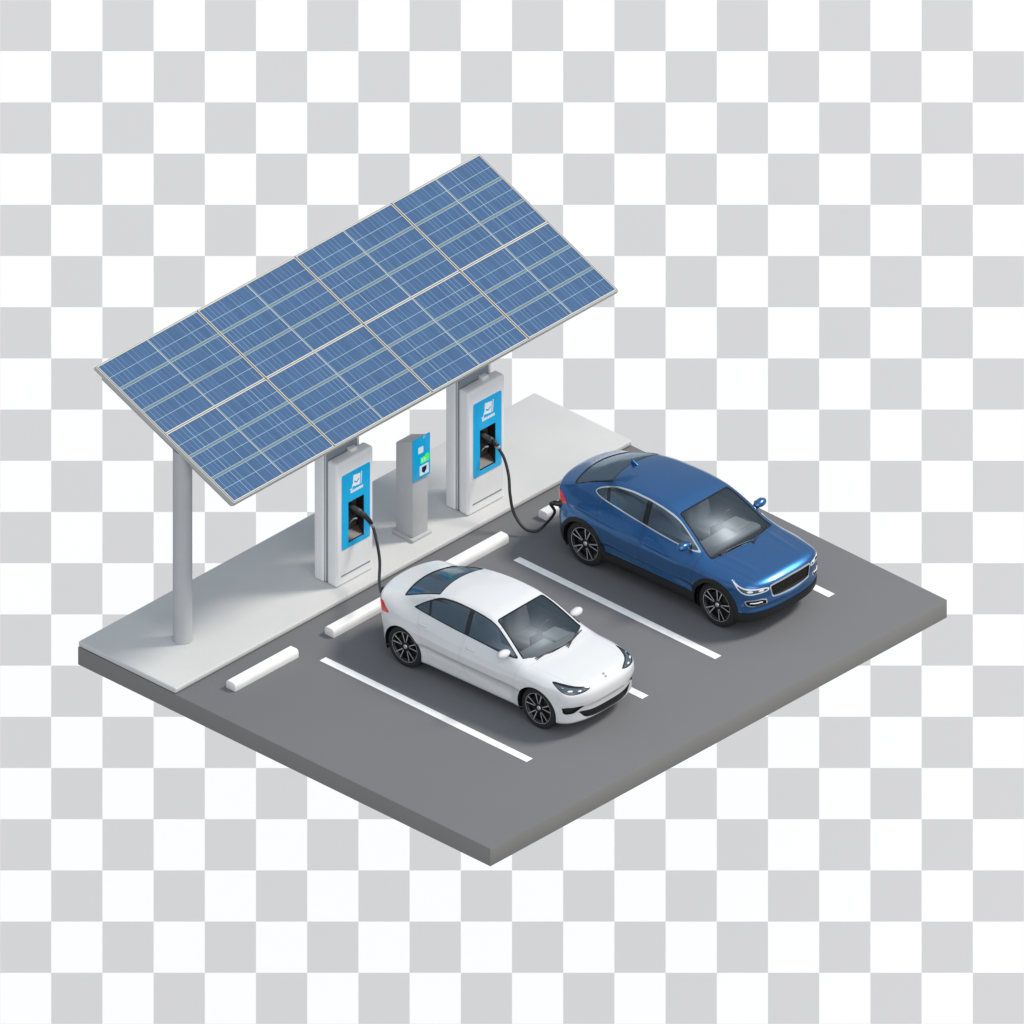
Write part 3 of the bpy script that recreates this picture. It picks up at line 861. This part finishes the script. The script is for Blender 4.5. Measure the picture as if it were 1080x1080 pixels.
WHITE = dict(paint='paint_white', shut='shutline', wb=2.73, wr=.355, rim=.255, arch=.385, clad_w=0, clad_z=0, bump_z=0,
    zt=[(-2.35,.94),(-2.15,1.01),(-1.95,1.055),(-1.7,1.085),(-1.2,1.085),(-.4,1.055),(.5,1.02),(1.0,.985),(1.4,.965),(1.8,.915),(2.0,.865),(2.15,.795),(2.4,.60)],
    crown=.07, zr=[(-2.4,.86),(-2.05,1.0),(-1.65,1.155),(-1.3,1.285),(-1.0,1.375),(-.6,1.435),(-.2,1.452),(.1,1.44),(.31,1.395),(1.16,.98),(1.35,.89),(1.6,.78)],
    rcrown=.045, bowf=.22, bowr=.30,
    wp=[(-2.35,.68),(-2.0,.79),(-1.35,.845),(-.5,.85),(.5,.845),(1.35,.845),(1.8,.82),(2.2,.77)],
    sz=[(.12,.92),(.28,.965),(.5,.985),(.68,1.0),(.82,.99),(.95,.955),(1.1,.895),(1.35,.80)],
    xf=[(.1,1.93),(.2,2.02),(.30,2.08),(.42,2.085),(.52,2.10),(.64,2.13),(.74,2.13),(.84,2.09),(.95,2.0)], xr=[(.15,-1.92),(.3,-2.03),(.6,-2.08),(.85,-2.11),(.99,-2.15),(1.2,-2.14)],
    apil=.042, ffe=3.0, ffb=.20, rrb=.26, zb=.22, k_st=.16, k_f=.12, k_r=.05, k_g=.09, k_u=.09, zbelt=1.05, tum=.45,
    wg=[(-2.2,.52),(-1.8,.60),(-1.4,.67),(-.9,.725),(-.3,.755),(.4,.755),(.9,.72),(1.3,.66)],
    flare=.022, flare_r=.56, dent=.012, dent_z=.50, sill=.012, sill_z=.28, shoulder=.024, sh_z=.86,
    side_poly=[(-1.26,1.07),(-1.22,1.065),(-.5,1.05),(.2,1.03),(1.0,.995),(.98,1.03),(.88,1.12),(.50,1.30),(.12,1.375),(-.2,1.392),(-.55,1.385),(-.85,1.34),(-1.08,1.21),(-1.24,1.09)],
    trim=.013, trim_mat='gloss_black', pillars=[(-.20,-.12,.10),(-.99,-.955,.35)],
    ws=(.30,1.15,.52,.69), rs=(-.97,-1.66,.51,.59),
    hl_poly=[(.57,.90),(.84,.882),(1.22,.82),(1.13,.785),(.88,.772),(.73,.81)], hl_rim=.010, hl_chrome=False,
    bulbs=[(.87,.828,.045,.018,'lamp_clear'),(1.02,.812,.035,.015,'lamp_clear'),(.75,.855,.03,.010,'silver')],
    tl_poly=[(.60,.85),(.62,.89),(.82,.985),(1.6,.96),(1.6,.88),(.95,.865),(.76,.83)],
    fog_poly=[(.74,.57),(1.12,.565),(1.0,.50),(.92,.445),(.76,.435)], fog_rim=.004, fog_name='side_intake', fog_mat='gloss_black', fog_bar=None,
    gr_poly=[(-.1,.43),(.36,.43),(.57,.465),(.58,.445),(.48,.33),(.3,.305),(-.1,.30)], gr_rim=.006, gr_name='lower_intake', gr_mat='black_plastic', gr_rim_mat='gloss_black', gr_mesh=False,
    hood=(1.18,.68,.10), hood_z=.84, shut_w=.006,
    fdoor=[(-.14,.24),(.84,.24),(.93,.60),(.98,1.10),(.95,1.3),(-.13,1.3)], rdoor=[(-.16,.24),(-.17,1.3),(-1.10,1.3),(-1.17,1.14),(-1.04,.84),(-.88,.50),(-.86,.24)],
    handles=dict(fd=(.02,.90), rd=(-.96,.935)), handle_mat='paint_white', belt_in=.98,
    track=.795, spokes=5, sp0=.3, sp_d=(-.24,.24), sp_w=(.013,.0125), liner=.80, seat='seat_beige',
    mirror=(.69,.83,1.07), stalk='gloss_black', wipers=[(-.52,.10,1.06,1.15),(.06,.58,1.18,1.03)], fin=None, badge=(2.04,.90), badge_on=True,
    port=(-2.1,-.40,.93), port_r=.045)
BLUE = dict(WHITE)
BLUE.update(paint='paint_blue', shut='shutline_blue', wb=2.71, wr=.38, rim=.272, arch=.405, clad_w=.07, clad_z=.43, bump_z=.45,
    zt=[(-2.35,.98),(-2.2,1.11),(-2.0,1.17),(-1.7,1.205),(-1.2,1.225),(-.4,1.19),(.5,1.12),(1.0,1.075),(1.4,1.05),(1.8,1.01),(2.0,.975),(2.15,.92),(2.4,.74)],
    crown=.075, zr=[(-2.4,.98),(-2.1,1.145),(-1.8,1.29),(-1.45,1.44),(-1.15,1.53),(-.7,1.585),(-.2,1.60),(.1,1.58),(.37,1.515),(1.25,1.055),(1.45,.95),(1.7,.84)],
    wp=[(-2.35,.72),(-2.0,.82),(-1.35,.875),(-.5,.88),(.5,.88),(1.35,.875),(1.8,.85),(2.2,.80)],
    sz=[(.12,.93),(.3,.97),(.5,.99),(.75,1.0),(.92,.985),(1.08,.945),(1.25,.885),(1.5,.78)],
    xf=[(.1,1.94),(.22,2.06),(.33,2.13),(.46,2.14),(.54,2.13),(.64,2.15),(.86,2.15),(1.0,2.07)], xr=[(.15,-1.98),(.3,-2.12),(.6,-2.17),(.9,-2.16),(1.08,-2.19),(1.3,-2.19)],
    ffb=.18, rrb=.27, zb=.24, zbelt=1.15, k_f=.10, hoodline=(.42,.012), tum=.42,
    wg=[(-2.2,.60),(-1.8,.66),(-1.4,.71),(-.9,.765),(-.3,.795),(.4,.79),(.9,.75),(1.3,.69)],
    flare=.026, flare_r=.60, dent=.042, dent_z=.60, sill=.012, sill_z=.32, shoulder=.032, sh_z=.95,
    side_poly=[(-1.30,1.285),(-1.15,1.235),(-.5,1.20),(.2,1.14),(1.10,1.085),(1.07,1.13),(.96,1.22),(.56,1.40),(.15,1.50),(-.2,1.53),(-.6,1.525),(-.95,1.475),(-1.2,1.375)],
    trim=.018, trim_mat='chrome', pillars=[(-.22,-.12,.10),(-.99,-.94,.35)],
    ws=(.37,1.24,.55,.70), rs=(-1.12,-1.87,.55,.63),
    hl_poly=[(.58,.955),(.68,.90),(.80,.875),(1.165,.86),(1.16,.785),(.84,.77),(.70,.81)], hl_rim=.020, hl_chrome=True,
    bulbs=[(.86,.825,.05,.022,'lamp_clear'),(1.04,.82,.05,.022,'lamp_clear')],
    tl_poly=[(.60,.955),(.62,1.0),(.82,1.095),(1.6,1.07),(1.6,.99),(.97,.965),(.78,.93)],
    fog_poly=[(.76,.69),(1.12,.68),(1.14,.57),(.82,.565)], fog_rim=.016, fog_name='fog_light', fog_mat='chrome', fog_bar=(.86,1.06,.625),
    gr_poly=[(-.1,.89),(.43,.88),(.465,.845),(.42,.67),(.38,.645),(-.1,.635)], gr_rim=.022, gr_name='grille', gr_mat='recess_dark', gr_rim_mat='chrome', gr_mesh=True,
    hood=(1.27,.71,.10), hood_z=.90,
    fdoor=[(-.14,.30),(.84,.30),(.90,.66),(.99,1.14),(.95,1.4),(-.13,1.4)], rdoor=[(-.16,.30),(-.17,1.4),(-1.10,1.4),(-1.17,1.24),(-1.04,.90),(-.90,.60),(-.88,.30)],
    handles=dict(fd=(.02,1.035), rd=(-.95,1.08)), handle_mat='paint_blue', belt_in=1.12,
    track=.825, sp0=.1, sp_d=(-.2,.2), liner=.83, seat='seat_grey', mirror=(.72,.865,1.19), wipers=[(-.54,.10,1.15,1.25),(.06,.60,1.28,1.11)], fin=-1.06,
    badge=(1.98,.95), badge_on=False, port=(-1.87,-.78,.87), port_r=.075)
wc, KW, pw, nw = build_car(WHITE, (5.38, 3.845, .001), math.radians(1.8), 'glossy white sedan plugged in at the front left bay', 'car', 'parked_car')
bc, KB, pb, nb = build_car(BLUE, (5.30, 7.945, .001), math.radians(1.5), 'metallic blue coupe SUV with chrome grille and black cladding', 'car', 'parked_car')

# ------------------------------------------------------------------ charging cables
def world(o, p): return Matrix.Translation(o.location) @ Matrix.Rotation(o.rotation_euler.z, 4, 'Z') @ p
def at(u, v, x=None, y=None, z=None):
    """pixel of the photograph to the point of a plane given by x, y or z"""
    a = (u-82)/69.0; c = (682-v)/69.0; ca, sa, se, ce = math.cos(AZ), math.sin(AZ), math.sin(EL), math.cos(EL)
    if x is not None: y = (a-ca*x)/sa; return Vector((x, y, (c+sa*se*x-ca*se*y)/ce))
    if y is not None: x = (a-sa*y)/ca; return Vector((x, y, (c+sa*se*x-ca*se*y)/ce))
    k = c-ce*z      # -sa se x + ca se y = k ; ca x + sa y = a
    y = (k+sa*se*a/ca)/(ca*se+sa*sa*se/ca); x = (a-sa*y)/ca
    return Vector((x, y, z))
def cable(yc, pts, end, en, label, plug):
    root = empty('charging_cable', (1.81, yc+.425, PT+1.17)); tag(root, label, 'charging cable', 'black charging cables')
    o = root.location
    L = lambda p: Vector(p)-o
    # nozzle: from the holster out and down
    n0 = Vector((1.70, yc+.40, PT+1.25)); n1 = Vector((1.86, yc+.46, PT+1.19)); n2 = pts[0]
    b = MB(); b.tube([L(p) for p in spline([n0, n1, n1.lerp(n2, .5)+Vector((.02,0,.015)), n2], 6)], [.062]*3+[.058]*4+[.047]*4+[.04]*4+[.036,.034,.032,.03], 'black_plastic', 14)
    b.tube([L(n0)+Vector((-.10,0,.03)), L(n0)], [.055,.062], 'black_plastic', 14)
    nz_ = b.build('nozzle', root)
    b = MB(); b.tube([L(n2)-(L(n2)-L(n1)).normalized()*.05, L(n2)+(L(n2)-L(n1)).normalized()*.03], .038, 'gap_grey', 14); b.build('collar', nz_)
    b = MB(); b.tube([L(q) for q in spline([(1.76,yc+.345,PT+1.02),(1.80,yc+.36,PT+1.08),(1.84,yc+.42,PT+1.095)], 5)], .016, 'silver', 8); b.build('latch', nz_)
    P = spline([n2]+pts[1:]+([end+en*.10+Vector((-.06,0,-.03)), end+en*.05] if plug else [end+en*.06, end]), 14)
    b = MB(); b.tube([L(p) for p in P], .024, 'cable_rubber', 10); b.build('cable', root)
    if plug:
        b = MB(); b.tube([L(end-en*.01), L(end+en*.03), L(end+en*.07+Vector((-.02,0,0))), L(end+en*.10+Vector((-.06,0,-.03)))], [.045,.045,.042,.028], 'black_plastic', 14); b.build('plug', root)
pwW, nwW = world(wc, pw), (Matrix.Rotation(wc.rotation_euler.z, 3, 'Z') @ nw)
pbW, nbW = world(bc, pb), (Matrix.Rotation(bc.rotation_euler.z, 3, 'Z') @ nb)
cable(CH1, [at(393,554,x=2.0), at(397.5,572,x=2.15), at(400.5,592,x=2.45), at(400,612,x=2.85), at(401.5,624,x=3.2)],
      pwW, nwW, 'short black cable hanging from the left charger to the white car tail', False)
cable(CH2, [at(525.5,472,x=2.0), at(532,484,x=2.15), at(536.5,502,x=2.3), at(538,522,x=2.4), at(542,541,x=2.5), at(553,557,x=2.7), at(566,560,x=2.85), at(577,551,x=2.95), at(585,540,x=3.15)],
      pbW, nbW, 'long looping black cable from the right charger into the blue car flank', True)

# ------------------------------------------------------------------ light, world, camera
W = bpy.data.worlds.new('World'); SC.world = W; W.use_nodes = True
bg = W.node_tree.nodes['Background']; bg.inputs['Strength'].default_value = .60
n, l = W.node_tree.nodes, W.node_tree.links
tc = n.new('ShaderNodeTexCoord'); sx = n.new('ShaderNodeSeparateXYZ'); cr = n.new('ShaderNodeValToRGB'); mr = n.new('ShaderNodeMapRange')
mr.inputs['From Min'].default_value = -1; l.new(tc.outputs['Generated'], sx.inputs[0]); l.new(sx.outputs['Z'], mr.inputs['Value'])
l.new(mr.outputs['Result'], cr.inputs['Fac']); l.new(cr.outputs['Color'], bg.inputs['Color'])
e = cr.color_ramp.elements; e[0].position = .49; e[0].color = (.88,.90,.93,1); e[1].position = .95; e[1].color = (.84,.97,1.12,1)  # bright lower half is added to lift the backdrop and upright faces
e2 = e.new(.53); e2.color = (.48,.60,.72,1)
def sun(name, d, strength, angle, col):
    L = bpy.data.lights.new(name, 'SUN'); L.energy = strength; L.angle = math.radians(angle); L.color = col
    o = bpy.data.objects.new(name, L); COL.objects.link(o); o.rotation_euler = Vector(d).to_track_quat('Z', 'Y').to_euler(); o.location = Vector(d)*20
    return o
F_ = Vector((-math.sin(AZ), math.cos(AZ), 0))
th, el = math.radians(14), math.radians(50)
S = (R_*math.cos(th) + F_*math.sin(th))*math.cos(el) + Vector((0,0,math.sin(el)))
sun('key_light', S, 2.9, 13, (1,.94,.87))
sun('fill_light', B_*math.cos(.12)+R_*math.sin(.12), 1.16, 60, (1,.95,.90))  # added soft sun from the camera side, lifts the backdrop to white
cd = bpy.data.cameras.new('camera'); cam = bpy.data.objects.new('camera', cd); COL.objects.link(cam)
cd.type = 'ORTHO'; cd.ortho_scale = VIEW_W; cd.clip_end = 200
cam.matrix_world = Matrix.Translation(ctr + B_*40) @ rotM.to_4x4()
SC.camera = cam
SC.view_settings.view_transform = 'Standard'; SC.view_settings.look = 'None'
SC.view_settings.exposure = 0; SC.view_settings.gamma = 1; SC.view_settings.use_curve_mapping = False
